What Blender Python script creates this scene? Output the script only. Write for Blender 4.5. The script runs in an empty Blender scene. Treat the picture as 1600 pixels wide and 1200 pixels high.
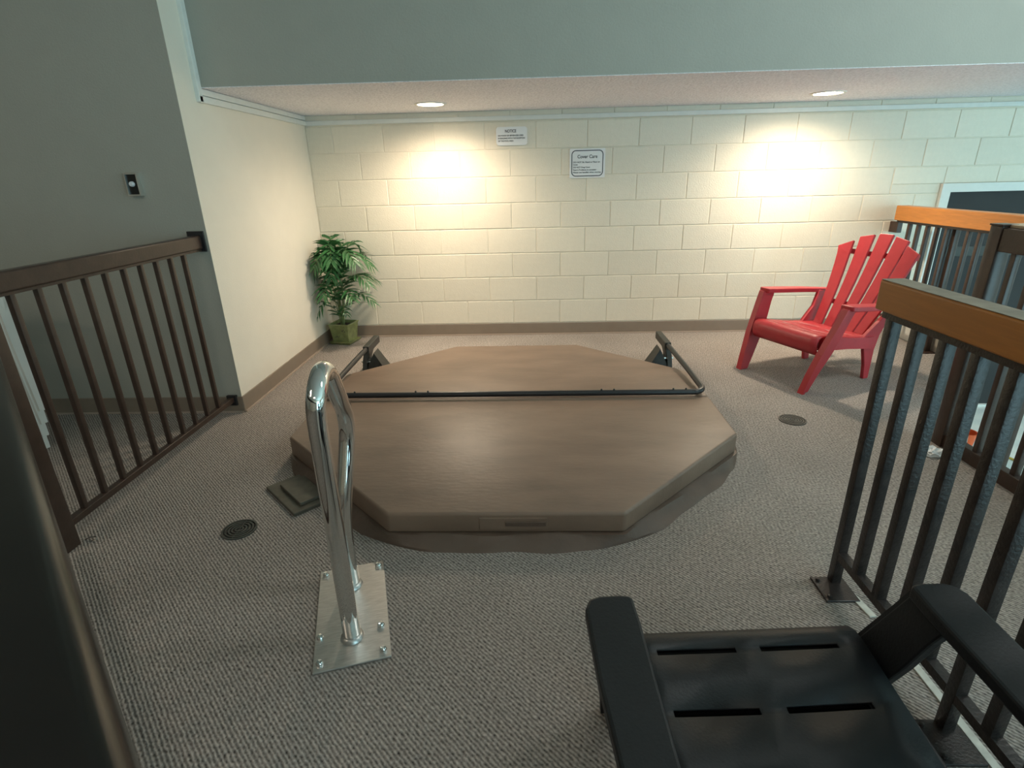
import bpy, bmesh, math, random
from mathutils import Vector, Matrix
random.seed(7)
S = bpy.context.scene
C = S.collection
PI = math.pi

# ------------------------------------------------------------------ camera
cd = bpy.data.cameras.new('camera')
cd.sensor_width = 36.0
cd.lens = 850.53 / 1600.0 * 36.0
cd.clip_start = 0.02
cam = bpy.data.objects.new('camera', cd)
C.objects.link(cam)
cam.location = (1.5616, -4.7270, 1.3268)
cam.rotation_euler = (1.20632, 0.02270, 0.02748)
S.camera = cam

# ------------------------------------------------------------------ world, lights, exposure
W = bpy.data.worlds.new('world'); S.world = W
W.use_nodes = True
W.node_tree.nodes['Background'].inputs[0].default_value = (0.55, 0.85, 0.95, 1)
W.node_tree.nodes['Background'].inputs[1].default_value = 1.0
S.view_settings.view_transform = 'Standard'
S.view_settings.look = 'None'
S.view_settings.gamma = 1.0
S.view_settings.use_curve_mapping = False
S.view_settings.exposure = 0.05
DOWNLIGHT = 30.0
BEAM = 130.0
HALL_FILL = 11.0
def area_light(name, loc, rot, sx, sy, power, col):
    l = bpy.data.lights.new(name, 'AREA'); l.shape = 'RECTANGLE'; l.size = sx; l.size_y = sy
    l.energy = power; l.color = col
    o = bpy.data.objects.new(name, l); C.objects.link(o); o.location = loc; o.rotation_euler = rot
    return o
# daylight through the tall windows of the pool hall (wall behind the photographer)
area_light('window_daylight', (7.4, -8.9, 1.0), (PI/2, 0, 0), 6.0, 3.0, 235, (0.50, 0.88, 1.0))
# added cool area light at the solid right wall, brightens the lower deck
area_light('deck_fill_light', (10.9, -3.6, 1.0), (0, PI/2, 0), 2.6, 3.6, 75, (0.60, 0.92, 1.0))

# ------------------------------------------------------------------ materials
def nt(name):
    m = bpy.data.materials.new(name); m.use_nodes = True
    t = m.node_tree; b = t.nodes['Principled BSDF']
    return m, t, b
def mat(name, col, rough=0.5, metal=0.0, noise=0.0, nscale=8.0, bump=0.0, bscale=200.0, spec=0.5, coat=0.0, stretch=None):
    m, t, b = nt(name)
    b.inputs['Base Color'].default_value = (*col, 1)
    b.inputs['Roughness'].default_value = rough
    b.inputs['Metallic'].default_value = metal
    b.inputs['Specular IOR Level'].default_value = spec
    b.inputs['Coat Weight'].default_value = coat
    tc = t.nodes.new('ShaderNodeTexCoord')
    src = tc.outputs['Object']
    if stretch:
        mp = t.nodes.new('ShaderNodeMapping'); mp.inputs['Scale'].default_value = stretch
        t.links.new(src, mp.inputs[0]); src = mp.outputs[0]
    if noise:
        n = t.nodes.new('ShaderNodeTexNoise'); n.inputs['Scale'].default_value = nscale; n.inputs['Detail'].default_value = 5
        t.links.new(src, n.inputs['Vector'])
        r = t.nodes.new('ShaderNodeMapRange')
        r.inputs[1].default_value = .3; r.inputs[2].default_value = .7
        r.inputs[3].default_value = 1 - noise; r.inputs[4].default_value = 1 + noise
        t.links.new(n.outputs[0], r.inputs[0])
        mx = t.nodes.new('ShaderNodeVectorMath'); mx.operation = 'SCALE'; mx.inputs[0].default_value = col
        t.links.new(r.outputs[0], mx.inputs['Scale'])
        t.links.new(mx.outputs[0], b.inputs['Base Color'])
    if bump:
        n2 = t.nodes.new('ShaderNodeTexNoise'); n2.inputs['Scale'].default_value = bscale; n2.inputs['Detail'].default_value = 3
        t.links.new(src, n2.inputs['Vector'])
        bp = t.nodes.new('ShaderNodeBump'); bp.inputs['Strength'].default_value = bump; bp.inputs['Distance'].default_value = .01
        t.links.new(n2.outputs[0], bp.inputs['Height']); t.links.new(bp.outputs[0], b.inputs['Normal'])
    return m

def carpet_mat():
    m, t, b = nt('carpet')
    L = t.links.new
    def M(op, a, c=None):
        n = t.nodes.new('ShaderNodeMath'); n.operation = op
        for i, v in enumerate((a, c)):
            if v is None: continue
            if isinstance(v, (int, float)): n.inputs[i].default_value = v
            else: L(v, n.inputs[i])
        return n.outputs[0]
    tc = t.nodes.new('ShaderNodeTexCoord')
    sp = t.nodes.new('ShaderNodeSeparateXYZ'); L(tc.outputs['Object'], sp.inputs[0])
    wob = t.nodes.new('ShaderNodeTexNoise'); wob.inputs['Scale'].default_value = 60; L(tc.outputs['Object'], wob.inputs['Vector'])
    px = M('MULTIPLY', M('ADD', sp.outputs[0], sp.outputs[1]), .7071)      # ribs run diagonally
    py = M('MULTIPLY', M('SUBTRACT', sp.outputs[0], sp.outputs[1]), .7071)
    x = M('ADD', px, M('MULTIPLY', wob.outputs[0], .007))
    rib = M('ADD', M('MULTIPLY', M('SINE', M('MULTIPLY', x, 2*PI/.0105)), .5), .5)
    loop = M('ADD', M('MULTIPLY', M('SINE', M('ADD', M('MULTIPLY', py, 2*PI/.017), M('MULTIPLY', M('FLOOR', M('MULTIPLY', x, 1/.0105)), 2.4))), .5), .5)
    sn = t.nodes.new('ShaderNodeTexNoise'); sn.inputs['Scale'].default_value = 95; sn.inputs['Detail'].default_value = 2; L(tc.outputs['Object'], sn.inputs['Vector'])
    ln = t.nodes.new('ShaderNodeTexNoise'); ln.inputs['Scale'].default_value = 2.2; ln.inputs['Detail'].default_value = 4; L(tc.outputs['Object'], ln.inputs['Vector'])
    h = M('ADD', M('MULTIPLY', rib, .82), M('MULTIPLY', loop, .18))
    v = M('ADD', M('ADD', .34, M('MULTIPLY', h, .55)), M('MULTIPLY', M('SUBTRACT', sn.outputs[0], .5), 1.1))
    v = M('MULTIPLY', v, M('ADD', .78, M('MULTIPLY', ln.outputs[0], .42)))
    vm = t.nodes.new('ShaderNodeVectorMath'); vm.operation = 'SCALE'; vm.inputs[0].default_value = (.525, .468, .425)
    L(v, vm.inputs['Scale']); L(vm.outputs[0], b.inputs['Base Color'])
    b.inputs['Roughness'].default_value = .95; b.inputs['Specular IOR Level'].default_value = .1
    bp = t.nodes.new('ShaderNodeBump'); bp.inputs['Strength'].default_value = .6; bp.inputs['Distance'].default_value = .004
    L(M('ADD', h, sn.outputs[0]), bp.inputs['Height']); L(bp.outputs[0], b.inputs['Normal'])
    return m

def block_mat():
    m = mat('painted_block', (.79, .725, .60), .45, bump=.25, bscale=90, noise=.02, nscale=30)
    t = m.node_tree; b = t.nodes['Principled BSDF']
    oi = t.nodes.new('ShaderNodeObjectInfo')
    r = t.nodes.new('ShaderNodeMapRange'); r.inputs[3].default_value = .96; r.inputs[4].default_value = 1.03
    t.links.new(oi.outputs['Random'], r.inputs[0])
    src = b.inputs['Base Color'].links[0].from_socket
    mx = t.nodes.new('ShaderNodeVectorMath'); mx.operation = 'SCALE'
    t.links.new(src, mx.inputs[0]); t.links.new(r.outputs[0], mx.inputs['Scale'])
    t.links.new(mx.outputs[0], b.inputs['Base Color'])
    return m

def emit_mat(name, col, s):
    m, t, b = nt(name)
    b.inputs['Base Color'].default_value = (1, 1, 1, 1)
    b.inputs['Emission Color'].default_value = (*col, 1); b.inputs['Emission Strength'].default_value = s
    return m

def wood_mat(name, col, dark=.25, rough=.4, worn=None):
    m, t, b = nt(name)
    L = t.links.new
    tc = t.nodes.new('ShaderNodeTexCoord')
    mp = t.nodes.new('ShaderNodeMapping'); mp.inputs['Scale'].default_value = (30, 3, 30)
    L(tc.outputs['Object'], mp.inputs[0])
    n = t.nodes.new('ShaderNodeTexNoise'); n.inputs['Scale'].default_value = 2; n.inputs['Detail'].default_value = 6; n.inputs['Distortion'].default_value = 1.0
    L(mp.outputs[0], n.inputs['Vector'])
    cr = t.nodes.new('ShaderNodeMix'); cr.data_type = 'RGBA'
    L(n.outputs[0], cr.inputs[0])
    cr.inputs[6].default_value = (*[c*(1-dark) for c in col], 1); cr.inputs[7].default_value = (*[min(1, c*(1+dark)) for c in col], 1)
    L(cr.outputs[2], b.inputs['Base Color'])
    b.inputs['Roughness'].default_value = rough
    return m

MAT = dict(
    carpet=carpet_mat(), block=block_mat(),
    mortar=mat('mortar', (.80, .74, .62), .6, bump=.3, bscale=150),
    cream=mat('cream_paint', (.83, .76, .65), .55, bump=.12, bscale=120, noise=.015),
    sage=mat('sage_paint', (.385, .37, .32), .55, bump=.12, bscale=110, noise=.02),
    white_trim=mat('white_trim', (.74, .75, .71), .4, noise=.03, nscale=20),
    popcorn=mat('popcorn_ceiling', (.91, .90, .96), .9, bump=1.0, bscale=75, noise=.16, nscale=75),
    ceiling=mat('ceiling_paint', (.75, .75, .72), .9, noise=.02),
    vinyl_base=mat('vinyl_baseboard', (.25, .195, .15), .45, noise=.05, nscale=12),
    cove=mat('cove_foot', (.42, .33, .27), .45, noise=.05),
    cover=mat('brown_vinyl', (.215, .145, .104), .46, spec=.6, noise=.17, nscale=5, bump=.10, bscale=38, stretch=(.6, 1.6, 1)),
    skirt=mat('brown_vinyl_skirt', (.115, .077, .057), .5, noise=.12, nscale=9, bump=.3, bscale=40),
    black_tube=mat('black_powder_coat', (.018, .018, .02), .35, noise=.1, nscale=30),
    black_bracket=mat('black_bracket_steel', (.03, .03, .026), .45, noise=.2, nscale=40),
    chrome=mat('polished_stainless', (.80, .80, .78), .05, 1.0, noise=.03),
    brushed=mat('brushed_stainless', (.56, .55, .53), .38, 1.0, noise=.14, nscale=30, stretch=(1, 8, 1)),
    brown_paint=mat('dark_brown_paint', (.052, .031, .023), .30, noise=.15, nscale=25, bump=.05, bscale=80, spec=.4),
    brown_shaded=mat('dark_brown_paint_shaded', (.012, .010, .009), .25, noise=.1, nscale=20, spec=.35),  # railing brown darkened to stand in for shade on the near cap
    rust_paint=mat('chipped_brown_paint', (.026, .019, .017), .36, noise=.45, nscale=35, bump=.15, bscale=120, spec=.38),
    oak=wood_mat('orange_oak', (.55, .215, .045), .3, .35),
    oak_dark=wood_mat('aged_oak', (.42, .155, .022), .25, .4),
    oak_pale=wood_mat('pale_worn_wood', (.55, .42, .29), .15, .5),
    worn_top=mat('worn_grey_varnish', (.25, .205, .15), .5, noise=.25, nscale=18),
    red=mat('red_resin', (.43, .030, .040), .42, noise=.07, nscale=14, bump=.08, bscale=150),
    black_resin=mat('black_resin', (.012, .013, .015), .48, spec=.4, noise=.15, nscale=12, bump=.08, bscale=160),
    white_resin=mat('white_resin', (.70, .70, .66), .4, noise=.03),
    sign=mat('sign_white', (.82, .82, .82), .35, noise=.02),
    ink=mat('sign_ink', (.03, .03, .035), .5, noise=.1),
    ink_blue=mat('sign_border_ink', (.07, .075, .09), .5, noise=.1),
    drain=mat('drain_plastic', (.065, .065, .055), .5, noise=.2, nscale=60),
    drain_cap=mat('drain_cap_green', (.12, .125, .085), .5, noise=.2, nscale=60),
    flap=mat('olive_board', (.085, .078, .058), .55, noise=.2, nscale=25),
    pot=mat('green_glazed_ceramic', (.21, .245, .10), .25, noise=.22, nscale=22, coat=.3),
    pot_mark=mat('pot_mark', (.06, .07, .03), .5, noise=.2),
    soil=mat('potting_soil', (.04, .03, .022), .95, noise=.3, nscale=80, bump=.6, bscale=90),
    leaf=mat('palm_leaf', (.032, .128, .038), .38, noise=.35, nscale=9),
    stem=mat('palm_stem', (.20, .26, .10), .5, noise=.2),
    knob=mat('white_knob', (.8, .8, .82), .3, noise=.02),
    black_plate=mat('black_switch_plate', (.008, .008, .008), .3, noise=.1),
    chrome_box=mat('steel_switch_box', (.72, .70, .66), .3, .9, noise=.05),
    dark_glass=mat('dark_door_leaf', (.040, .040, .041), .6, spec=.2, noise=.08, nscale=4),
    pool_deck=mat('pale_pool_deck', (.80, .86, .84), .35, noise=.04, nscale=6),
    edge_strip=mat('carpet_edge_strip', (.62, .61, .55), .5, noise=.15, nscale=40),
    tissue=mat('tissue_paper', (.85, .85, .85), .8, noise=.03),
    orange=mat('orange_plastic', (.80, .12, .03), .4, noise=.05),
    hose=mat('yellow_hose', (.65, .50, .10), .5, noise=.1),
    fill_lens=emit_mat('hall_fill_lens', (1.0, .86, .70), HALL_FILL), fill_lens_cool=emit_mat('edge_fill_lens', (.97, .97, .93), 13),  # glowing faces of the added ceiling fill panels
    lens=emit_mat('downlight_lens', (1.0, .80, .54), DOWNLIGHT),
    ring=mat('downlight_ring', (.85, .84, .80), .4, noise=.02),
)

# ------------------------------------------------------------------ mesh helpers
class MB:
    def __init__(s): s.v = []; s.f = []
    def add(s, vs, fs):
        o = len(s.v); s.v += [tuple(p) for p in vs]; s.f += [tuple(i+o for i in f) for f in fs]; return s
    def box(s, x0, x1, y0, y1, z0, z1, bev=0.0):
        if bev:
            bm = bmesh.new(); bmesh.ops.create_cube(bm, size=1)
            for v in bm.verts:
                v.co = ((x0+x1)/2+v.co.x*(x1-x0), (y0+y1)/2+v.co.y*(y1-y0), (z0+z1)/2+v.co.z*(z1-z0))
            bmesh.ops.bevel(bm, geom=bm.edges[:], offset=bev, segments=2, profile=.5, affect='EDGES')
            return s.bm(bm)
        vs = [(x, y, z) for z in (z0, z1) for y in (y0, y1) for x in (x0, x1)]
        return s.add(vs, [(0,2,3,1),(4,5,7,6),(0,1,5,4),(2,6,7,3),(0,4,6,2),(1,3,7,5)])
    def bm(s, bm):
        bm.verts.index_update()
        s.add([v.co[:] for v in bm.verts], [[v.index for v in f.verts] for f in bm.faces]); bm.free(); return s
    def prism(s, poly, z0, z1, bev=0.0, seg=2):          # poly: list of (x,y[,ztop])
        bm = bmesh.new()
        bot = [bm.verts.new((p[0], p[1], z0)) for p in poly]
        top = [bm.verts.new((p[0], p[1], p[2] if len(p) > 2 else z1)) for p in poly]
        n = len(poly)
        bm.faces.new(bot[::-1]); bm.faces.new(top)
        for i in range(n): bm.faces.new((bot[i], bot[(i+1) % n], top[(i+1) % n], top[i]))
        bmesh.ops.recalc_face_normals(bm, faces=bm.faces[:])
        if bev: bmesh.ops.bevel(bm, geom=bm.edges[:], offset=bev, segments=seg, profile=.5, affect='EDGES')
        return s.bm(bm)
    def tube(s, pts, r, n=10, cap=True, sq=False):
        pts = [Vector(p) for p in pts]
        rs = r if isinstance(r, (list, tuple)) else [r]*len(pts)
        o = len(s.v); k = len(pts)
        up = Vector((0, 0, 1)); prev = None
        for i, p in enumerate(pts):
            t = ((pts[min(i+1, k-1)]-pts[max(i-1, 0)])).normalized()
            if prev is None:
                a = up if abs(t.z) < .95 else Vector((1, 0, 0))
                x = t.cross(a).normalized()
            else:
                x = (prev - t*prev.dot(t)).normalized()
            prev = x; y = t.cross(x)
            for j in range(n):
                an = 2*PI*(j+(.5 if sq else 0))/n; s.v.append(tuple(p+(x*math.cos(an)+y*math.sin(an))*rs[i]))
        for i in range(k-1):
            for j in range(n):
                s.f.append((o+i*n+j, o+i*n+(j+1) % n, o+(i+1)*n+(j+1) % n, o+(i+1)*n+j))
        if cap:
            s.f.append(tuple(o+j for j in range(n))[::-1]); s.f.append(tuple(o+(k-1)*n+j for j in range(n)))
        return s
    def lathe(s, prof, n=24, c=(0, 0, 0)):             # closed profile (r,z)
        o = len(s.v); k = len(prof)
        for r, z in prof:
            for j in range(n):
                a = 2*PI*j/n; s.v.append((c[0]+r*math.cos(a), c[1]+r*math.sin(a), c[2]+z))
        for i in range(k-1):
            for j in range(n):
                s.f.append((o+i*n+j, o+i*n+(j+1) % n, o+(i+1)*n+(j+1) % n, o+(i+1)*n+j))
        return s
    def loft(s, rings, cap=True):
        o = len(s.v); n = len(rings[0])
        for r in rings: s.v += [tuple(p) for p in r]
        for i in range(len(rings)-1):
            for j in range(n):
                s.f.append((o+i*n+j, o+i*n+(j+1) % n, o+(i+1)*n+(j+1) % n, o+(i+1)*n+j))
        if cap:
            s.f.append(tuple(o+j for j in range(n))[::-1]); s.f.append(tuple(o+(len(rings)-1)*n+j for j in range(n)))
        return s
    def mesh(s, name, m, smooth=False):
        me = bpy.data.meshes.new(name); me.from_pydata(s.v, [], s.f)
        bm = bmesh.new(); bm.from_mesh(me); bmesh.ops.recalc_face_normals(bm, faces=bm.faces[:]); bm.to_mesh(me); bm.free()
        me.materials.append(MAT[m]); me.update()
        if smooth:
            for p in me.polygons: p.use_smooth = True
            me.set_sharp_from_angle(angle=math.radians(40))
        return me
    def obj(s, name, m, parent=None, smooth=False):
        return link(name, s.mesh(name, m, smooth), parent)

def link(name, me, parent=None, loc=None, rz=None):
    o = bpy.data.objects.new(name, me); C.objects.link(o)
    if parent: o.parent = parent
    if loc: o.location = loc
    if rz is not None: o.rotation_euler = (0, 0, rz)
    return o
def thing(name, label, cat, loc=(0, 0, 0), rz=0, group=None):
    o = link(name, None, None, loc, rz); o.empty_display_size = .1
    return tag(o, label, cat, group)
def tag(o, label, cat, group=None):
    o['label'] = label; o['category'] = cat
    if group: o['group'] = group
    return o
def struct(o, label=None, cat=None):
    o['kind'] = 'structure'
    if label: o['label'] = label
    if cat: o['category'] = cat
    return o
def copy_tree(o, parent=None):
    c = o.copy(); C.objects.link(c); c.parent = parent
    for ch in list(o.children): copy_tree(ch, c)
    return c
def text(body, size, x, y, z, mname, parent, name='lettering', align='CENTER', bold=0.0, width=None):
    cu = bpy.data.curves.new(name, 'FONT'); cu.body = body; cu.size = size; cu.align_x = align; cu.extrude = .0006; cu.offset = bold
    tmp = bpy.data.objects.new('tmp', cu); C.objects.link(tmp)
    dg = bpy.context.evaluated_depsgraph_get(); dg.update()
    me = bpy.data.meshes.new_from_object(tmp.evaluated_get(dg)); bpy.data.objects.remove(tmp)
    xs = [v.co.x for v in me.vertices]
    if width and xs:
        k = width/(max(xs)-min(xs))
        for v in me.vertices: v.co.x *= k
    me.materials.clear(); me.materials.append(MAT[mname])
    o = bpy.data.objects.new(name, me); C.objects.link(o); o.parent = parent
    o.location = (x, y, z); o.rotation_euler = (PI/2, 0, 0)
    return o

# ================================================================== SETTING
SOFF = 1.81; YB = -1.46; XL = -.21; YL = -1.68; LOW = -.74; XE = 11.0; YS = -9.0; XW = -4.0; TOP = 3.3
# platform floor
poly = [(XW, YS), (3.74, YS), (3.74, -2.16), (3.80, -2.16), (4.24, -1.62), (4.68, -1.10), (4.68, 0), (XL, 0), (XL, YL), (XW, YL)]
struct(MB().prism(poly, LOW-.1, 0).obj('floor', 'carpet'), 'ribbed grey-brown loop carpet of the raised platform', 'floor')
struct(MB().box(3.0, XE, YS, .0, LOW-.25, LOW-.1).box(3.75, XE, YS, 0, LOW-.1, LOW).obj('floor_lower', 'pool_deck'), 'pale wet deck one metre below the platform', 'floor')
# back wall, masonry core then painted blocks laid on its face
wb = struct(MB().box(-.4, XE, .0045, .2, LOW-.1, TOP).obj('wall_back', 'mortar'), 'cream painted concrete block wall', 'wall')
BW, BH, J = .4064, .2032, .006
cache = {}
def block(x0, x1, z0, z1):
    w, h = round(x1-x0, 4), round(z1-z0, 4)
    if (w, h) not in cache:
        b = .003
        vs = [(0,.02,0),(w,.02,0),(w,.02,h),(0,.02,h),(0,b,0),(w,b,0),(w,b,h),(0,b,h),(b,0,b),(w-b,0,b),(w-b,0,h-b),(b,0,h-b)]
        fs = [(0,1,5,4),(1,2,6,5),(2,3,7,6),(3,0,4,7),(4,5,9,8),(5,6,10,9),(6,7,11,10),(7,4,8,11),(8,9,10,11),(3,2,1,0)]
        cache[(w, h)] = MB().add(vs, fs).mesh('block', 'block')
    o = link('block', cache[(w, h)], wb, (x0, random.uniform(-.0008, .0008), z0))
DX0, DX1, DZ1 = 4.86, 6.72, 1.195          # outside of the door frame
for k in range(0, 14):                      # course 0 is the cut one under the ceiling
    zb = .105+(8-k)*BH
    z0, z1 = zb+J/2, min(zb+BH-J/2, SOFF-.002)
    if z1 < LOW+.02: continue
    z0 = max(z0, LOW+.003)
    off = 0 if k % 2 else .5
    i = -2
    while (i+off)*BW < 7.4:
        a, b = (i+off)*BW+J/2, (i+1+off)*BW-J/2
        i += 1
        a = max(a, XL+.002)
        if b-a < .015: continue
        if zb < -.02 and b < 4.75: continue
        if z0 < DZ1 and b > DX0 and a < DX1:      # cut around the door
            if z1 > DZ1+.01 and z0 < DZ1:
                block(a, b, DZ1+.002, z1)
                if a < DX0-.02: block(a, DX0-.002, z0, DZ1+.0)
                continue
            if a < DX0-.02: block(a, DX0-.002, z0, z1)
            if b > DX1+.02: block(DX1+.002, b, z0, z1)
            continue
        block(a, b, z0, z1)
# left return wall (cream) and the sage wall facing the camera
struct(MB().box(XL-.12, XL, YL+.001, .012, 0, TOP).obj('wall_left', 'cream'), 'smooth cream return wall beside the palm', 'wall')
struct(MB().box(XW, XL-.0005, YL, YL+.12, 0, TOP).obj('wall_front_left', 'sage'), 'grey-green wall beyond the left railing', 'wall')
struct(MB().box(XL+.0, XE, YB, YB+.1, SOFF+.003, TOP).obj('wall_upper', 'sage'), 'grey-green bulkhead above the low ceiling', 'wall')
struct(MB().box(XL, XE, YB+.0005, .012, SOFF, SOFF+.06).obj('ceiling', 'popcorn'), 'low stippled ceiling over the tub', 'ceiling')
struct(MB().box(XW, XE, YS, YB+.1, TOP, TOP+.1).obj('ceiling_upper', 'ceiling'), 'high ceiling of the hall', 'ceiling')
struct(MB().box(XW-.1, XW, YS, YL+.1, -.1, TOP).obj('wall_far_left', 'sage'), 'grey-green end wall', 'wall')
struct(MB().box(XE, XE+.1, YS, 0, LOW-.1, TOP).obj('wall_right', 'cream'), 'cream wall at the far side of the pool', 'wall')
# wall behind the photographer with the tall pool window
ws = MB(); wx0, wx1, wz0, wz1 = 4.3, 10.5, -.5, 2.6
ws.box(XW, wx0, YS-.12, YS, LOW-.1, TOP).box(wx1, XE, YS-.12, YS, LOW-.1, TOP).box(wx0, wx1, YS-.12, YS, LOW-.1, wz0).box(wx0, wx1, YS-.12, YS, wz1, TOP)
struct(ws.obj('wall_behind', 'cream'), 'cream wall with a tall pool window', 'wall')
wn = struct(link('window_1', None), 'tall pool hall window with white mullions', 'window')
fr = MB()
for k in range(5):
    x = wx0+(wx1-wx0)*k/4; fr.box(x-.03, x+.03, YS-.09, YS-.03, wz0, wz1)
fr.box(wx0, wx1, YS-.09, YS-.03, wz0-.0, wz0+.06).box(wx0, wx1, YS-.09, YS-.03, wz1-.06, wz1)
fr.obj('window_frame', 'white_trim', wn)

# baseboards: vinyl strip with a pale cove foot
def baseboard(name, x0, x1, y0, y1, foot):
    b = struct(MB().box(x0, x1, y0, y1, 0, .102, .002).obj(name, 'vinyl_base'), 'brown vinyl baseboard', 'baseboard')
    MB().box(*foot, 0, .010).obj('cove_foot', 'cove', b)
baseboard('baseboard_back', XL+.004, 4.60, -.008, .004, (XL+.012, 4.60, -.018, -.008))
baseboard('baseboard_left', XL-.004, XL+.008, YL-.006, 0, (XL+.008, XL+.018, YL+.0, -.010))
baseboard('baseboard_front_left', XW, XL+.006, YL-.008, YL+.003, (XW, XL, YL-.016, YL-.008))
# raceways and cornice
t1 = struct(MB().box(XL+.002, XE-.02, -.022, .004, 1.737, 1.770, .003).obj('trim_1', 'white_trim'), 'white raceway along the top of the block wall', 'trim')
t2 = struct(MB().box(XL-.001, XL+.022, YB-.045, -.02, 1.737, 1.770, .003).obj('trim_2', 'white_trim'), 'white raceway along the top of the cream wall', 'trim')
MB().box(XL-.001, XL+.014, YB-.02, -.0, 1.775, 1.808, .003).obj('cornice', 'white_trim', t2)
t3 = struct(MB().box(XL-.001, XL+.022, YB-.048, YB-.014, 1.738, TOP-.01, .003).obj('trim_3', 'white_trim'), 'white raceway rising along the bulkhead', 'trim')
MB().box(XL-.001, XL+.016, YB-.0135, YB-.0005, 1.775, TOP-.01).obj('filler_strip', 'white_trim', t3)
# door on the lower level
d = struct(link('door_1', None), 'dark lower-level door in a white frame', 'door')
MB().box(DX0, DX0+.07, -.03, .05, LOW, DZ1).box(DX1-.07, DX1, -.03, .05, LOW, DZ1).box(DX0+.07, DX1-.07, -.03, .05, DZ1-.065, DZ1).obj('door_frame', 'white_trim', d)
xm = (DX0+DX1)/2
for a, b in ((DX0+.072, xm-.002), (xm+.002, DX1-.072)):
    lf = MB().box(a, b, .0, .03, LOW+.01, DZ1-.067).obj('door_leaf', 'dark_glass', d)
    MB().box(a+.1, b-.1, -.004, .002, .62, .70, .002).obj('crossbar', 'black_bracket', lf)
MB().box(DX0+.07, DX1-.07, -.025, .0, LOW, LOW+.02).obj('threshold', 'white_trim', d)

# ================================================================== RECESSED LIGHTS
def downlight(x, y, label):
    t = thing('recessed_light', label, 'ceiling light', (x, y, SOFF), 0, 'recessed lights in the low ceiling')
    MB().lathe([(.088, .002), (.112, .002), (.112, -.004), (.106, -.008), (.092, -.007), (.088, .002)], 40).obj('trim_ring', 'ring', t, True)
    MB().lathe([(.0, -.0035), (.09, -.0035), (.09, .0015), (0, .0015)], 40).obj('diffuser', 'lens', t)
    l = bpy.data.lights.new('beam', 'SPOT'); l.energy = BEAM; l.color = (1.0, .84, .64); l.spot_size = math.radians(166); l.spot_blend = 1.0; l.shadow_soft_size = .06
    lo = bpy.data.objects.new('beam', l); C.objects.link(lo); lo.parent = t; lo.location = (0, 0, -.012)
downlight(.89, -.52, 'lit round recessed light in the ceiling above the palm end of the tub')
downlight(3.61, -.50, 'lit round recessed light in the ceiling above the red chair')

# unseen ceiling panels added as fill for the sage wall and carpet
for x, y, lb in ((-1.9, -5.2, 'added unseen ceiling fill panel near the stair side'), (1.2, -6.6, 'added unseen ceiling fill panel in the middle of the hall'), (4.3, -3.0, 'added unseen ceiling fill panel over the platform edge')):
    t = thing('ceiling_fill_panel', lb, 'ceiling light', (x, y, TOP), 0, 'added ceiling fill panels')
    MB().box(-.62, .62, -.32, .32, -.04, 0, .004).obj('housing', 'white_trim', t)
    MB().box(-.58, .58, -.28, .28, -.046, -.038).obj('diffuser', 'fill_lens_cool' if x > 3 else 'fill_lens', t)

# ================================================================== HOT TUB COVER
cx, cy, A = 1.46, -1.872, 1.10
T = A*math.tan(PI/8)
oct_ = [(-T, -A), (T, -A), (A, -T), (A, T), (T, A), (-T, A), (-A, T), (-A, -T)]
ht = thing('hot_tub_cover', 'brown vinyl octagonal hot tub cover lying closed on the carpeted platform', 'tub cover', (cx, cy, 0))
ZE, ZH, ZB = .131, .152, .042
def top(p): return (p[0], p[1], ZE+(ZH-ZE)*(1-abs(p[1])/A))
for s in (-1, 1):
    g = s*.008
    pts = [(-A, g), (-A, s*T), (-T, s*A), (T, s*A), (A, s*T), (A, g)]
    pn = MB().prism([top(p) for p in pts], ZB, ZE, .013, 3).obj('cover_panel', 'cover', ht, True)
# hinge band between the two panels
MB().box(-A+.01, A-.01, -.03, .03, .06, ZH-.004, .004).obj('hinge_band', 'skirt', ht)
# stitched handle patch on the near edge
hp = MB().box(-.10, .16, -A-.0045, -A+.005, .060, .112, .002).obj('handle_patch', 'cover', ht)
MB().box(.0, .155, -A-.010, -A-.003, .078, .098, .003).obj('handle_strap', 'skirt', hp)
# skirt that spreads on the floor
def octr(ang):
    a = (ang+PI/8) % (PI/4)-PI/8
    return A/math.cos(a)
N = 160; rings = []
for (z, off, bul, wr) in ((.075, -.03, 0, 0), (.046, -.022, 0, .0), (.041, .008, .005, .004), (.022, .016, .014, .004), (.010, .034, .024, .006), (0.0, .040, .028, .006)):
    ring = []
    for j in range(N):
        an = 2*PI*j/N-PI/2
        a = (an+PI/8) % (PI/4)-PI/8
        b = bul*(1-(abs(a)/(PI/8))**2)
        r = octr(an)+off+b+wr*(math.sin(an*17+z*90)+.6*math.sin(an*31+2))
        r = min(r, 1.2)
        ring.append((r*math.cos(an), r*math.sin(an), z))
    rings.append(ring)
MB().loft(rings, cap=False).obj('skirt', 'skirt', ht, True)
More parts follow.
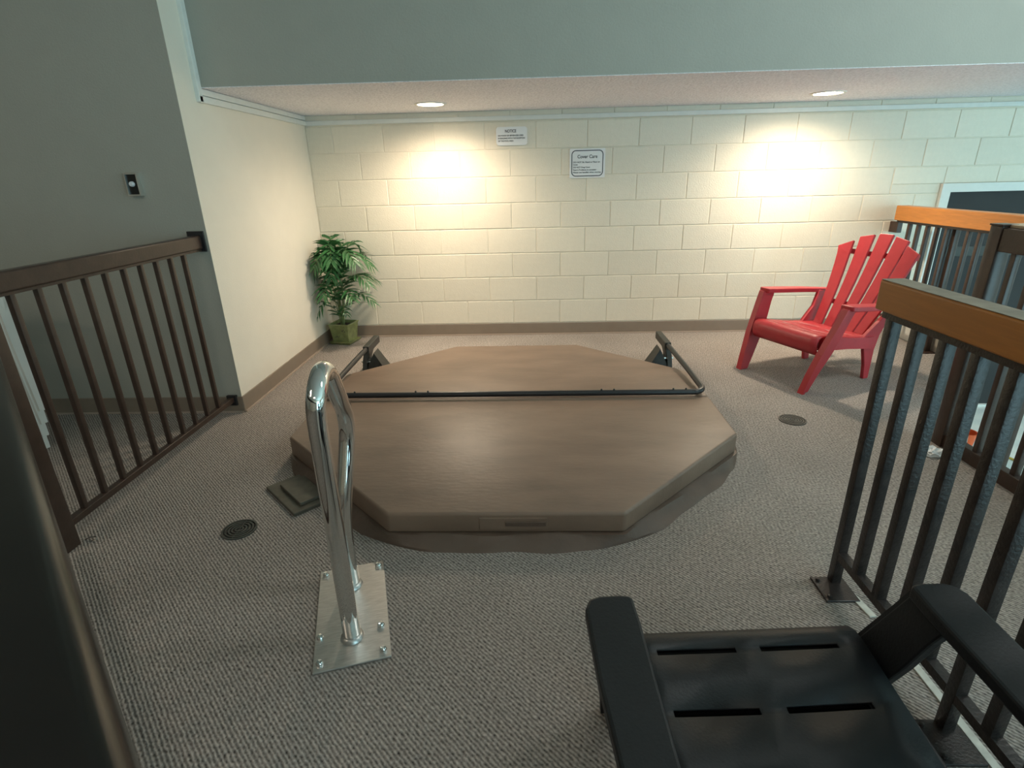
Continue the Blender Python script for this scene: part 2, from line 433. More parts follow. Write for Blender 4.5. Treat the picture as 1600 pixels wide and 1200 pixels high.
# cover lifter
lf = thing('cover_lifter', 'black tubular cover lifter bar lying across the hot tub cover', 'cover lifter', (cx, cy, 0))
r_ = .0165; zb_ = .178
def arc(c, r, a0, a1, n, f): return [f(c, r, a0+(a1-a0)*i/n) for i in range(n+1)]
xo = 1.075
path = [(xo-.06, .0, zb_)] + [(xo-.06+.06*math.sin(q), .06-.06*math.cos(q), zb_+.001*i) for i, q in enumerate([PI/2*k/6 for k in range(1, 7)])]
crossbar = MB().tube([(-xo+.05, 0, zb_), (xo-.05, 0, zb_)], r_, 14).obj('cross_bar', 'black_tube', lf, True)
for x in (-.98, -.90, -.55, -.48, .50, .57, .90, .97):
    MB().lathe([(0, .012), (.004, .010), (.006, .004), (.006, 0)], 8, (x, 0, zb_+r_-.003)).obj('bolt_head', 'black_bracket', crossbar)
for s in (-1, 1):
    p = [(s*x, y, z) for x, y, z in path]+[(s*xo, .35, .190), (s*(xo-.01), .70, .202), (s*(xo-.02), .98, .208)]
    arm = MB().tube(p, r_, 14).obj('arm', 'black_tube', lf, True)
    MB().box(s*(xo-.015)-.022, s*(xo-.015)+.022, .80, 1.10, .172, .226, .006).obj('sleeve', 'black_bracket', arm)
    br = MB()
    br.loft([[(s*(xo+.03), .80, 0), (s*(xo+.03), 1.02, 0), (s*(xo+.0), 1.02, 0), (s*(xo+.0), .80, 0)],
             [(s*(xo+.03), .84, .10), (s*(xo+.03), .98, .10), (s*(xo+.0), .98, .10), (s*(xo+.0), .84, .10)],
             [(s*(xo+.02), .88, .20), (s*(xo+.02), 1.04, .20), (s*(xo-.02), 1.04, .20), (s*(xo-.02), .88, .20)]])
    br.obj('pivot_bracket', 'black_bracket', lf)
    MB().loft([[(s*(xo-.13), .83, .006), (s*(xo-.13), .98, .006), (s*(xo-.15), .98, .006), (s*(xo-.15), .83, .006)], [(s*(xo+.02), .83, .006), (s*(xo+.02), .98, .006), (s*(xo-.05), .98, .16), (s*(xo-.05), .86, .16)]]).obj('gusset', 'black_bracket', lf)
    bpl = MB().box(s*xo-(.17 if s > 0 else .04), s*xo+(.04 if s > 0 else .17), .78, 1.04, 0, .008, .002).obj('base_plate', 'black_bracket', lf)
    for yy in (.87, .93): MB().tube([(s*(xo-.03), yy, .09), (s*(xo+.045), yy, .09)], .011, 8).obj('pivot_bolt', 'chrome', lf, True)

# ================================================================== OLIVE BOARDS beside the skirt
fb = thing('floor_board_pad', 'dark olive two-tier board lying on the carpet against the tub skirt', 'board', (.50, -2.64, 0), math.radians(-45))
MB().box(-.155, .155, -.075, .085, 0, .016, .003).obj('lower_board', 'flap', fb)
MB().box(-.10, .12, -.030, .085, .0165, .032, .003).obj('upper_board', 'flap', fb)

# ================================================================== GRAB RAIL
gr = thing('grab_rail', 'polished steel loop grab rail on a bolted floor plate', 'grab rail', (.968, -3.333, 0))
ang = math.atan2(.133, .439)
gr.rotation_euler = (0, 0, ang)
MB().box(-.112, .112, -.228, .222, 0, .008, .002).obj('floor_plate', 'brushed', gr)
for (x, y) in ((-.09, .195), (.092, .195), (-.095, -.10), (.088, -.10), (-.092, -.20), (.09, -.20)):
    MB().lathe([(0, .014), (.008, .013), (.0115, .008), (.0115, 0)], 14, (x, y, .0075)).obj('bolt', 'chrome', gr, True)
yn, yf = -.118, .122
pts = [(.0, yn, .008), (0, yn, .3), (0, yn, .55), (0, yn, .72)]
R0 = .085; ztop = .845
for k in range(1, 10):
    q = PI*k/9*.83
    pts.append((.0+.004*k, yn+R0-R0*math.cos(q), .76+R0*math.sin(q)))
pts += [(.045, .10, .72), (.052, .16, .645), (.052, .18, .58), (.045, .175, .52), (.030, .150, .43), (.012, .128, .33), (.0, yf, .20), (0, yf, .008)]
# smooth path by Catmull-Rom
def smooth(P, n=6):
    P = [Vector(p) for p in P]; out = []
    for i in range(len(P)-1):
        a, b, c_, d_ = P[max(i-1, 0)], P[i], P[i+1], P[min(i+2, len(P)-1)]
        for k in range(n):
            t = k/n
            out.append(.5*((2*b)+(-a+c_)*t+(2*a-5*b+4*c_-d_)*t*t+(-a+3*b-3*c_+d_)*t**3))
    out.append(P[-1]); return out
MB().tube(smooth(pts), .0262, 28).obj('loop_tube', 'chrome', gr, True)
for y in (yn, yf):
    MB().lathe([(.025, .014), (.030, .012), (.034, .006), (.036, 0)], 24, (0, y, .0075)).obj('weld_collar', 'brushed', gr, True)

# ================================================================== FLOOR DRAINS
def drain(x, y, r, label):
    t = thing('floor_drain', label, 'drain', (x, y, 0))
    MB().lathe([(0, .001), (r, .001), (r, -.002)], 32).obj('drain_bowl', 'black_plate', t)
    k = 0; rr = r
    while rr > .008:
        MB().lathe([(rr-.0065, .0012), (rr-.0065, .0055), (rr, .0055), (rr, .0012)], 32).obj('grate_ring', 'drain', t)
        rr -= .0125
    for a in (0, PI/2):
        c_, s_ = math.cos(a)*(r-.003), math.sin(a)*(r-.003)
        MB().tube([(-c_, -s_, .003), (c_, s_, .003)], .002, 4).obj('grate_spoke', 'drain', t)
drain(.365, -2.890, .068, 'round black ringed floor drain between the left railing and the grab rail')
drain(3.043, -1.877, .072, 'round black ringed floor drain in front of the red chair')
o = tag(MB().lathe([(0, .004), (.045, .004), (.055, .002), (.056, 0)], 28).obj('drain_cap', 'drain_cap', None, True), 'flat grey-green round cap in the carpet behind the tub cover', 'drain cap')
o.location = (.37, -.68, 0)

# ================================================================== CHAIRS (fan-back resin armchairs)
def fan_chair(label, m, loc, rz):
    t = thing('adirondack_chair', label, 'chair', loc, rz)
    # seat: grid with slots, front roll
    prof = [(.075, .235), (.058, .262), (.050, .295), (.054, .325), (.070, .347), (.095, .357), (.123, .356), (.137, .354), (.19, .345), (.249, .335), (.264, .333), (.34, .320), (.403, .312), (.417, .311), (.50, .302), (.60, .296)]
    xs = [-.258, -.200, -.11, -.026, .026, .11, .200, .258]
    slots = {6, 9, 12}
    vs = []
    for (u, z) in prof:
        for x in xs: vs.append((x*(1 if u < .3 else 1-.12*(u-.3)), u, z - .006*(1-(x/.258)**2)*max(0, min(1, (u-.08)/.2))))
    n = len(xs); fs = []
    for i in range(len(prof)-1):
        for j in range(n-1):
            if i in slots and 1 <= j <= 5 and j != 3: continue
            fs.append((i*n+j, i*n+j+1, (i+1)*n+j+1, (i+1)*n+j))
    so = MB().add(vs, fs).obj('seat', m, t, True)
    sm = so.modifiers.new('thickness', 'SOLIDIFY'); sm.thickness = .012; sm.offset = -1
    MB().box(-.234, .234, .10, .47, .262, .270, .003).obj('slot_backing', m, t)  # added panel closing the slots from below so they read dark
    # back slats, fanned
    u0, z0, u1, z1 = .565, .285, .865, .905
    L = math.hypot(u1-u0, z1-z0); du, dz = (u1-u0)/L, (z1-z0)/L
    nu, nz = -dz, du                      # normal toward the sitter
    for k in range(-2, 3):
        b0, b1 = k*.079, k*.124
        ln = L*(1.0-.035*k*k)
        w0, w1 = .032, .0485
        rings = []
        for i in range(9):
            f = i/8*1.0
            s_ = ln*f
            c_ = b0+(b1-b0)*f*ln/L; hw = w0+(w1-w0)*f
            cur = .030*(c_/.25)**2
            bow = -.018*math.sin(PI*f)
            slant = -(k)*.012*(1 if i == 8 else 0)
            pu, pz = u0+du*s_+nu*(cur+bow), z0+dz*s_+nz*(cur+bow)
            th = .010
            ring = []
            for (e, q) in ((-1, -1), (1, -1), (1, 1), (-1, 1)):
                es = (e*slant) + (-.010 if i == 8 and k == 0 else 0)*0
                ring.append((c_+e*hw, pu+nu*th*q+du*es, pz+nz*th*q+dz*es))
            rings.append(ring)
        sl = MB().loft(rings).obj('back_slat', m, t)
        bv = sl.modifiers.new('bevel', 'BEVEL'); bv.width = .004; bv.segments = 2
    for f, hw in ((.27, .20), (.80, .275)):
        s_ = L*f
        ring = []
        for i in range(9):
            x = -hw+2*hw*i/8
            cur = .030*(x/.25)**2-.018*math.sin(PI*f)-.016
            pu, pz = u0+du*s_+nu*cur, z0+dz*s_+nz*cur
            ring.append([(x, pu+du*a+nu*b, pz+dz*a+nz*b) for a, b in ((-.016, -.008), (.016, -.008), (.016, .008), (-.016, .008))])
        MB().loft(ring).obj('back_strap', m, t)
    for s in (-1, 1):
        # arm: wide plank, rounded front, narrowing to the back
        out = [(.276, .182), (.280, .175), (.300, .172), (.340, .173), (.362, .180), (.372, .202), (.372, .35), (.362, .55), (.325, .72), (.300, .80), (.262, .79), (.262, .70), (.278, .55), (.276, .35), (.274, .24)]
        bm = MB()
        zt = lambda u: .560-.055*max(0, (u-.12)/.68)
        lo = [[(s*x, u, zt(u)-.030) for x, u in out], [(s*x, u, zt(u)) for x, u in out]]
        bm.loft(lo)
        a_ = bm.obj('arm', m, t)
        bv = a_.modifiers.new('bevel', 'BEVEL'); bv.width = .006; bv.segments = 2; bv.limit_method = 'ANGLE'
        # front leg: panel rising from foot to arm, leaning back
        secs = [(0, .255, -.018, .042), (.12, .266, .012, .098), (.26, .284, .055, .168), (.36, .296, .095, .205), (.46, .308, .135, .235), (.535, .315, .165, .265)]
        rings = []
        for z, x, ua, ub in secs:
            rings.append([(s*(x-.013), ua, z), (s*(x+.013), ua, z), (s*(x+.013), ub, z), (s*(x-.013), ub, z)])
        lg = MB().loft(rings).obj('front_leg', m, t)
        bv = lg.modifiers.new('bevel', 'BEVEL'); bv.width = .005; bv.segments = 2
        MB().loft([[(s*(x-.012), ua-.006, z), (s*(x+.03), ua-.006, z), (s*(x+.03), ua+.012, z), (s*(x-.012), ua+.012, z)] for z, x, ua, ub in secs]).obj('leg_flange', m, lg)
        # rear leg
        secs = [(0, .235, .565, .610), (.10, .236, .548, .610), (.20, .236, .515, .610), (.30, .238, .480, .630), (.40, .250, .585, .665), (.505, .275, .650, .725)]
        lg = MB().loft([[(s*(x-.012), ua, z), (s*(x+.014), ua, z), (s*(x+.014), ub, z), (s*(x-.012), ub, z)] for z, x, ua, ub in secs]).obj('rear_leg', m, t)
        bv = lg.modifiers.new('bevel', 'BEVEL'); bv.width = .005; bv.segments = 2
        # side apron under the seat
        pr = [(.10, .262, .345), (.20, .255, .335), (.34, .245, .318), (.50, .225, .300), (.57, .215, .296)]
        MB().loft([[(s*.236, u, a), (s*.262, u, a), (s*.262, u, b), (s*.236, u, b)] for u, a, b in pr]).obj('seat_side', m, t)
    return t
fan_chair('red plastic fan-back adirondack chair standing by the block wall', 'red', (3.18, -1.23, 0), math.atan2(-.917, .40))
fan_chair('black plastic adirondack chair with slotted seat beside the wood-capped railing', 'black_resin', (2.022, -3.682, 0), PI+math.radians(3.2))

# ================================================================== RAILINGS
def bar(a, b, hw, parent, name, m, bev=0):
    """square bar between points a and b (vertical or horizontal)"""
    a, b = Vector(a), Vector(b); d_ = (b-a).normalized()
    if abs(d_.z) > .9: x, y = Vector((1, 0, 0)), Vector((0, 1, 0))
    else: y = Vector((0, 0, 1)); x = d_.cross(y).normalized()
    hx, hy = hw if isinstance(hw, tuple) else (hw, hw)
    rg = [[p-x*hx-y*hy, p+x*hx-y*hy, p+x*hx+y*hy, p-x*hx+y*hy] for p in (a, b)]
    o = MB().loft(rg).obj(name, m, parent)
    if bev:
        bv = o.modifiers.new('bevel', 'BEVEL'); bv.width = bev; bv.segments = 4; bv.limit_method = 'ANGLE'
        for p in o.data.polygons: p.use_smooth = True
        o.data.set_sharp_from_angle(angle=math.radians(60))
    return o
bal_cache = {}
def baluster(parent, x, y, z0, z1, h, m, rz=0, name='baluster'):
    k = (round(z1-z0, 3), h, m)
    if k not in bal_cache:
        bal_cache[k] = MB().box(-h, h, -h, h, 0, z1-z0, .0025).mesh('baluster', m, True)
    return link(name, bal_cache[k], parent, (x, y, z0), rz)

# R1: near right railing with the aged wooden cap
r1 = thing('railing', 'railing with thick aged wooden cap and chipped dark balusters beside the black chair', 'railing', (2.594, -3.193, 0))
YE = -1.55
cap = bar((-.001, .045, .9875), (-.001, YE, .9875), (.034, .0425), r1, 'wood_cap', 'oak_dark', .006)
MB().box(-.033, .031, YE, .044, 1.0300, 1.0318, .0006).obj('worn_top', 'worn_top', cap)
bar((0, .03, .934), (0, YE, .934), (.019, .010), r1, 'top_bar', 'rust_paint')
bar((0, 0, .118), (0, YE, .118), .014, r1, 'bottom_rail', 'rust_paint')
for i in range(15):
    y = -.106*i
    if i % 5 == 0:
        baluster(r1, 0, y, 0.0, .93, .0155, 'rust_paint', name='post')
        bp_ = MB().box(-.072, .036, y-.098, y+.018, 0, .008, .002).obj('base_plate', 'rust_paint', r1)
        for q in (-.08, .0): MB().lathe([(0, .008), (.006, .007), (.007, 0)], 8, (-.055, y+q, .0075)).obj('bolt', 'rust_paint', bp_)
    else:
        baluster(r1, 0, y, .125, .93, .0145, 'rust_paint')
# pale carpet edge strips along it
es = tag(MB().box(-.012, .012, -.055, .055, 0, .005, .001).obj('carpet_edge_strip', 'edge_strip'), 'short pale torn carpet edge strip by the railing foot', 'strip')
es.location = (2.627, -3.300, 0); es.rotation_euler = (0, 0, math.radians(8))
es = tag(MB().box(-.011, .011, -.62, .06, 0, .005, .001).obj('carpet_edge_strip', 'edge_strip'), 'long pale carpet edge strip running below the wood-capped railing', 'strip')
es.location = (2.645, -3.430, 0)

# R2: dark steel railing at the platform edge
r2 = thing('railing', 'dark steel railing with box post and pale wood top along the platform edge', 'railing', (3.655, -2.18, 0))
YE2 = -2.3
baluster(r2, 0, 0.0, 0, 1.075, .032, 'brown_paint', name='corner_post')
MB().box(-.036, .036, -.036, .036, 1.075, 1.083, .002).obj('post_cap', 'brown_paint', r2)
bar((0, -.032, 1.018), (0, YE2, 1.018), (.026, .050), r2, 'top_channel', 'brown_paint', .004)
bar((.075, .02, 1.075), (.075, YE2, 1.075), (.075, .007), r2, 'wood_cap', 'oak_pale', .003)
bar((.0, -.02, .035), (.0, YE2, .035), (.022, .034), r2, 'bottom_rail', 'brown_paint', .003)
for i in range(1, 22):
    baluster(r2, 0, -.106*i, .06, .97, .0135, 'brown_paint')

# R3: orange oak capped railing running out from the back wall
r3 = thing('railing', 'railing with bright orange oak cap running out from the block wall', 'railing', (4.545, -.05, 0))
YE3 = -2.0+.95
bar((.0, -.028, .985), (.0, -1.55, .985), (.045, .056), r3, 'wood_cap', 'oak', .006)
bar((0, -.03, .920), (0, -1.55, .920), (.019, .009), r3, 'top_bar', 'brown_paint')
MB().box(-.02, .02, -.052, .048, .83, .915, .002).obj('wall_bracket', 'brown_paint', r3)
bar((0, -.06, .16), (0, -1.10, .16), .012, r3, 'bottom_rail', 'brown_paint')
for i in range(1, 12):
    if i == 6: continue
    baluster(r3, 0, -.07-.102*i, .165, .915, .0135, 'brown_paint')
baluster(r3, .05, -.60, 0, .915, .018, 'brown_paint', name='post')
MB().box(-.01, .11, -.66, -.54, 0, .006, .001).obj('base_plate', 'brown_paint', r3)
MB().box(.085, .10, -.34, .045, 0, .15, .002).obj('kick_board', 'white_trim', r3)
MB().box(.085, .10, -1.0, -.342, 0, .13, .002).obj('kick_board', 'sage', r3)
baluster(r3, .04, -1.50, LOW, .915, .02, 'brown_paint', name='post')

# R4: short railing seen almost edge-on at the angled corner of the platform
r4 = thing('railing', 'short dark balustrade at the angled platform corner between the two taller railings', 'railing', (4.13, -1.60, 0))
dx, dy = .345, .43; ln = math.hypot(dx, dy); ux, uy = dx/ln, dy/ln
az = math.atan2(uy, ux)
bar((0, 0, .94), (dx, dy, .94), (.018, .02), r4, 'top_bar', 'brown_paint')
bar((0, 0, .07), (dx, dy, .07), (.015, .012), r4, 'bottom_rail', 'brown_paint')
for i in range(7):
    f = i/6
    baluster(r4, dx*f, dy*f, 0 if i in (0, 6) else .08, .925, .0125, 'brown_paint', az)

# L1: left railing from the sage wall to its end post
l1 = thing('railing', 'dark brown metal railing running from the grey-green wall to a square post', 'railing', (-.266, -1.68, 0))
bar((0, -.008, 1.026), (0, -1.33, 1.026), (.024, .036), l1, 'top_rail', 'brown_paint', .008)
bar((0, -.008, .985), (0, -1.30, .985), (.015, .006), l1, 'under_channel', 'brown_paint')
MB().box(-.05, .042, -.012, -.0, .975, 1.085, .003).obj('wall_plate', 'black_tube', l1)
bar((0, -.012, .088), (0, -1.30, .088), (.016, .015), l1, 'bottom_rail', 'brown_paint', .003)
MB().box(-.03, .03, -.020, -.0, .05, .115, .003).obj('wall_plate', 'black_tube', l1)
for i in range(10):
    baluster(l1, 0, -.165-.1145*i, .095, .985, .0108, 'brown_paint')
baluster(l1, .0, -1.328, 0, 1.0, .033, 'brown_paint', name='end_post')
# L2: the next section, angled toward the photographer
l2 = thing('railing', 'dark glossy rounded railing cap angled away from the square post', 'railing', (-.2, -3.0444, 0))
dv = Vector((1, -.9613, 0)).normalized(); nv = Vector((-dv.y, dv.x, 0))   # nv points to the tub side
if nv.x < 0: nv = -nv
def l2p(s_, off, z): return (dv.x*s_+nv.x*off, dv.y*s_+nv.y*off, z)
rg = []
prof = []
hw, r0 = .058, .020
for cx_, cz_, a0 in ((hw-r0, 1.05-r0, 0), (-hw+r0, 1.05-r0, PI/2), (-hw+r0, .975+.008, PI), (hw-r0, .975+.008, 1.5*PI)):
    rr = r0 if a0 < PI else .008
    cx2 = cx_ if a0 < PI else (cx_+(r0-.008)*(1 if cx_ > 0 else -1))
    for k in range(7):
        q = a0+PI/2*k/6; prof.append((cx2+rr*math.cos(q), cz_+rr*math.sin(q)))
for s_ in (.02, 2.48):
    rg.append([l2p(s_, o_-hw, z) for o_, z in prof])
MB().loft(rg).obj('rail_cap', 'brown_shaded', l2, True)
bar(l2p(.03, -hw, .09), l2p(2.45, -hw, .09), (.016, .015), l2, 'bottom_rail', 'brown_paint')
for i in range(1, 23):
    p = l2p(.107*i, -hw, 0); baluster(l2, p[0], p[1], .095, .98, .0125, 'brown_paint', math.atan2(dv.y, dv.x))
p = l2p(2.44, -hw, 0); baluster(l2, p[0], p[1], 0, .98, .025, 'brown_paint', math.atan2(dv.y, dv.x), name='post')

# small metal clip at the post foot
cl = tag(MB().tube(smooth([(0, 0, .002), (.02, .006, .010), (.042, .004, .012), (.050, -.006, .006), (.03, -.010, .003)]), .0022, 6).obj('wire_clip', 'chrome', None, True), 'small bright wire clip on the carpet at the foot of the square post', 'clip')
cl.location = (-.232, -2.955, 0)

# ================================================================== SIGNS
def rrect(w, h, r, n=6):
    out = []
    for cx_, cz_, a0 in ((w/2-r, h/2-r, 0), (-w/2+r, h/2-r, PI/2), (-w/2+r, -h/2+r, PI), (w/2-r, -h/2+r, 1.5*PI)):
        for k in range(n+1):
            q = a0+PI/2*k/n; out.append((cx_+r*math.cos(q), cz_+r*math.sin(q)))
    return out
def plate(w, h, r, y0, y1): return MB().loft([[(x, y, z) for x, z in rrect(w, h, r)] for y in (y0, y1)])
sg = thing('wall_sign', 'small white rounded NOTICE sign high on the block wall', 'sign', (1.436, -.001, 1.624))
plate(.245, .134, .022, -.014, .002).obj('sign_board', 'sign', sg)
yy = -.0146
text('NOTICE', .030, -.008, yy, .026, 'ink', sg, 'heading', 'CENTER', .0006, .088)
for i, (s_, w_) in enumerate((('NO FOOD OR BEVERAGES USED', .200), ('IN BUILDING WITH THE EXCEPTION', .212), ('OF THE POOL AREA', .122))):
    text(s_, .0145, -.108, yy, -.001-.0195*i, 'ink', sg, 'text_line', 'LEFT', .0003, w_)
sg = thing('wall_sign', 'square white Cover Care sign with dark rounded border on the block wall', 'sign', (2.037, -.001, 1.411))
plate(.284, .218, .008, -.008, .002).obj('sign_board', 'sign', sg)
brd = MB()
A_, B_ = rrect(.254, .196, .034), rrect(.240, .182, .028); n = len(A_)
brd.add([(x, -.0086, z) for x, z in A_]+[(x, -.0086, z) for x, z in B_]+[(x, -.0075, z) for x, z in A_]+[(x, -.0075, z) for x, z in B_],
        [f for i in range(n) for f in ((i, (i+1) % n, n+(i+1) % n, n+i), (2*n+i, 2*n+(i+1) % n, (i+1) % n, i), (n+i, n+(i+1) % n, 3*n+(i+1) % n, 3*n+i))])
brd.obj('border', 'ink_blue', sg)
text('Cover Care', .036, 0, -.0086, .038, 'ink', sg, 'heading', 'CENTER', .0004, .158)
for i, (s_, w_, z) in enumerate((('DO NOT Sit, Stand or Place on', .212, .004), ('Cover', .038, -.014), ('DO NOT Drag Cover', .136, -.034), ('Report Problems to caretaker', .186, -.053), ('Please use handles when moving', .222, -.072))):
    text(s_, .0145, -.113, -.0086, z, 'ink', sg, 'text_line', 'LEFT', .0003, w_)

# ================================================================== SWITCH on the sage wall
sw = thing('wall_switch', 'small black timer switch with white knob in a steel box on the grey-green wall', 'switch', (-.537, YL-.001, 1.332))
fr = MB()
fr.box(-.034, -.029, -.030, .004, -.057, .057).box(.029, .034, -.030, .004, -.057, .057).box(-.029, .029, -.030, .004, .050, .057).box(-.029, .029, -.030, .004, -.057, -.050)
fr.obj('steel_box', 'chrome_box', sw)
MB().box(-.029, .029, -.022, .003, -.050, .050).obj('face_plate', 'black_plate', sw)
kb = MB().lathe([(0, .016), (.010, .015), (.013, .010), (.014, 0)], 18).obj('knob', 'knob', sw, True)
kb.location = (-.002, -.0215, .002); kb.rotation_euler = (PI/2, 0, 0)

# ================================================================== POTTED PALM
pp = thing('potted_palm', 'green feathery palm in a square green glazed pot in the corner', 'potted plant', (-.055, -.165, 0), math.radians(-12))
MB().loft([[(s1*h, s2*h, z) for s1, s2 in ((-1, -1), (1, -1), (1, 1), (-1, 1))] for h, z in ((.088, 0), (.102, .022))]).obj('saucer', 'pot', pp)
pot = MB()
sq = lambda h, z: [(s1*h, s2*h, z) for s1, s2 in ((-1, -1), (1, -1), (1, 1), (-1, 1))]
pot.loft([sq(.072, .020), sq(.090, .168), sq(.096, .168), sq(.096, .178), sq(.084, .178), sq(.080, .150)])
po = pot.obj('pot', 'pot', pp)
for (x, z, s_) in ((.03, .12, .012), (.05, .115, .010), (.042, .13, .009), (-.03, .07, .012), (-.045, .062, .009), (-.015, .065, .008), (-.005, .075, .006)):
    yp = -(.072+.018*(z-.02)/.148)-.0012
    mk = MB().lathe([(0, .0015), (s_*.6, .001), (s_*.7, 0)], 7).obj('leaf_mark', 'pot_mark', po); mk.location = (x, yp+.001, z); mk.rotation_euler = (PI/2+.12, 0, 0)
MB().loft([sq(.079, .140), sq(.081, .152)]).obj('soil', 'soil', pp)
rp = random.Random(3)
def frond(az, h0, reach, rise, n, leaf):
    """one feather leaf: arching stalk with leaflets on both sides"""
    fr = MB(); st = MB()
    d_ = Vector((math.cos(az), math.sin(az), 0)); sd = Vector((-d_.y, d_.x, 0))
    P0 = Vector((rp.uniform(-.02, .02), rp.uniform(-.02, .02), .145))
    P1 = P0+Vector((0, 0, h0))+d_*reach*.16
    P2 = P0+Vector((0, 0, h0+rise))+d_*reach*.62
    P3 = P0+Vector((0, 0, h0+rise*.45))+d_*reach
    cur = smooth([P0, P0+(P1-P0)*.5+d_*.004, P1, P2, P3], 8)
    st.tube(cur, [.0036-.0026*i/(len(cur)-1) for i in range(len(cur))], 6)
    k0 = int(len(cur)*.47)
    for i in range(n):
        f = i/(n-1); idx = k0+f*(len(cur)-1-k0); a = int(idx); b = min(a+1, len(cur)-1)
        p = cur[a].lerp(cur[b], idx-a); tg = (cur[b]-cur[max(a-1, 0)]).normalized()
        L_ = leaf*(.62+.38*math.sin(PI*min(1, f*.9+.15)))*(1-.35*f)
        for s_ in (-1, 1):
            dr = (tg*(.55+.5*f)+sd*s_*(1-.35*f)+Vector((0, 0, .12))).normalized()
            nrm = dr.cross(tg); nrm = nrm.normalized() if nrm.length > .01 else Vector((0, 0, 1))
            wd = nrm.cross(dr).normalized(); w_ = L_*.115
            pts_ = []
            for q in range(5):
                g = q/4
                c_ = p+dr*L_*g+Vector((0, 0, -L_*.42*g*g))+Vector((rp.uniform(-1, 1), rp.uniform(-1, 1), 0))*.003*g
                ww = w_*(.35+1.6*g if g < .4 else 1.0-(g-.4)*1.65)
                pts_.append((c_-wd*ww, c_+Vector((0, 0, -ww*.35)), c_+wd*ww))
            vs = [v for tri in pts_ for v in tri]; fs = []
            for q in range(4):
                for e in (0, 1): fs.append((q*3+e, q*3+e+1, q*3+4+e, q*3+3+e))
            fr.add(vs, fs)
    s = st.obj('stalk', 'stem', pp, True)
    # keep the leaflets out of the two walls
    fr_ob = fr.obj('frond', 'leaf', s)
    return fr_ob
CAz = math.radians(-65)
specs = [(110, .58, .16, .16, 11, .16), (200, .45, .22, .16, 12, .17), (-150, .40, .24, .14, 12, .17), (-110, .48, .24, .15, 13, .18), (-75, .52, .26, .15, 14, .19), (-40, .50, .30, .16, 14, .19),
         (-10, .46, .28, .15, 13, .18), (30, .52, .22, .17, 12, .17), (70, .50, .16, .18, 11, .15), (-95, .26, .26, .13, 12, .16), (-55, .25, .30, .10, 12, .16), (-20, .18, .32, .12, 12, .15),
         (-140, .22, .22, .12, 11, .15), (-80, .38, .20, .16, 12, .17), (-120, .10, .24, .14, 10, .14), (-30, .34, .32, .12, 13, .17), (-165, .30, .2, .12, 11, .15), (-60, .12, .22, .08, 8, .10), (5, .34, .3, .1, 12, .16), (-90, .55, .14, .16, 12, .17)]
for a, h0, re, ri, n, lf_ in specs:
    frond(math.radians(a+12), h0, re*1.12, ri, int(n*.8), lf_*1.18)
# fold back leaflets that would pierce the corner walls
M_ = Matrix.Translation((-.055, -.165, 0)) @ Matrix.Rotation(math.radians(-12), 4, 'Z'); Mi = M_.inverted()
for o in list(pp.children)+[g for ch in pp.children for g in ch.children]:
    if o.type == 'MESH' and o.name.split('.')[0] in ('frond', 'stalk'):
        for v in o.data.vertices:
            w = M_ @ v.co; ch = False
            if w.x < XL+.03: w.x = XL+.03+.25*math.exp((w.x-XL-.03)*4)*.02; ch = True
            if w.y > -.03: w.y = -.03-.02*math.exp(-(w.y+.03)*4); ch = True
            if ch: v.co = Mi @ w

# ================================================================== STACK OF WHITE CHAIRS beyond the left railing
def white_chair(z, k):
    t = thing('stacking_chair', 'white plastic armchair on the floor, bottom of the stack behind the left railing', 'chair', (-1.37, -2.33, z), math.radians(75), 'stacked white chairs')
    return t
wm = {}
b = MB(); b.box(-.21, .21, -.20, .22, .405, .420, .005); wm['seat'] = b.mesh('seat', 'white_resin', True)
b = MB(); b.loft([[(-.20, y, z), (.20, y, z), (.20, y+.012, z), (-.20, y+.012, z)] for y, z in ((.205, .41), (.25, .60), (.285, .78), (.29, .80))]); wm['backrest'] = b.mesh('backrest', 'white_resin', True)
for nm, s in (('arm', -1), ('arm ', 1)):
    b = MB(); b.tube(smooth([(s*.235, .26, .62), (s*.255, .05, .64), (s*.255, -.14, .635), (s*.25, -.215, .60), (s*.245, -.215, .54)]), [.02]*25, 8); wm[nm] = b.mesh('arm', 'white_resin', True)
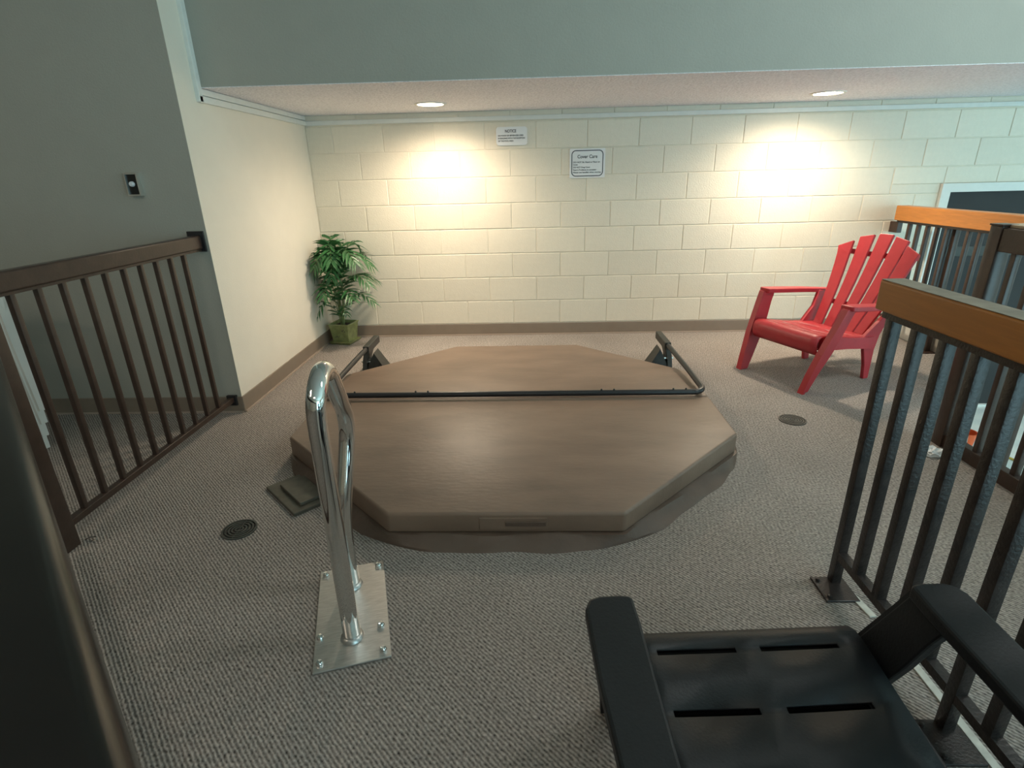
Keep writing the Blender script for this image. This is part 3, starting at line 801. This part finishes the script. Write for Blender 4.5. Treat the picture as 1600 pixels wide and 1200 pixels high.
for nm, (sx, sy) in (('leg', (-1, -1)), ('leg ', (1, -1)), ('leg  ', (-1, 1)), ('leg   ', (1, 1))):
    b = MB(); y0 = -.21 if sy < 0 else .20; y1 = -.225 if sy < 0 else .23
    b.loft([[(sx*(x-w), y-w, z), (sx*(x+w), y-w, z), (sx*(x+w), y+w, z), (sx*(x-w), y+w, z)] for x, y, w, z in ((.25, y1, .016, 0), (.245, y0, .026, .42), (.242, y0, .024, .60 if sy < 0 else .64))]); wm[nm] = b.mesh('leg', 'white_resin', True)
proto = white_chair(0, 0)
for nm, me in wm.items(): link(me.name.split('.')[0], me, proto)
for k in range(1, 4):
    c_ = copy_tree(proto); c_.location = (-1.37+.018*k, -2.33, .075*k)
    c_['label'] = ('second lowest', 'second highest', 'topmost')[k-1]+' white plastic armchair of the stack behind the left railing'

# ================================================================== SMALL THINGS
ts = bmesh.new(); bmesh.ops.create_icosphere(ts, subdivisions=3, radius=.035)
rt = random.Random(5)
for v in ts.verts:
    k = 1+rt.uniform(-.35, .35); v.co = Vector((v.co.x*k*1.35, v.co.y*k, max(-.016, v.co.z*k*.6)))
o = tag(MB().bm(ts).obj('crumpled_tissue', 'tissue'), 'crumpled white tissue on the carpet at the foot of the steel box post', 'tissue'); o.location = (3.535, -2.29, .016)
pf = thing('pool_bucket', 'small orange bucket on the pale lower deck', 'bucket', (4.90, -.86, LOW))
MB().lathe([(0, 0), (.055, 0), (.07, .15), (.075, .15), (.075, .16), (.066, .16), (.05, .012), (0, .012)], 24).obj('pail', 'orange', pf, True)
MB().tube(smooth([(-.072, 0, .15), (-.065, -.04, .10), (0, -.085, .05), (.065, -.04, .10), (.072, 0, .15)]), .003, 6).obj('handle', 'white_resin', pf, True)
o = tag(MB().tube(smooth([(0, 0, .008), (.05, .16, .008), (.02, .34, .008), (-.12, .42, .008)]), .008, 8).obj('garden_hose', 'hose', None, True), 'thin yellow hose curving on the pale lower deck', 'hose'); o.location = (5.12, -1.33, LOW)
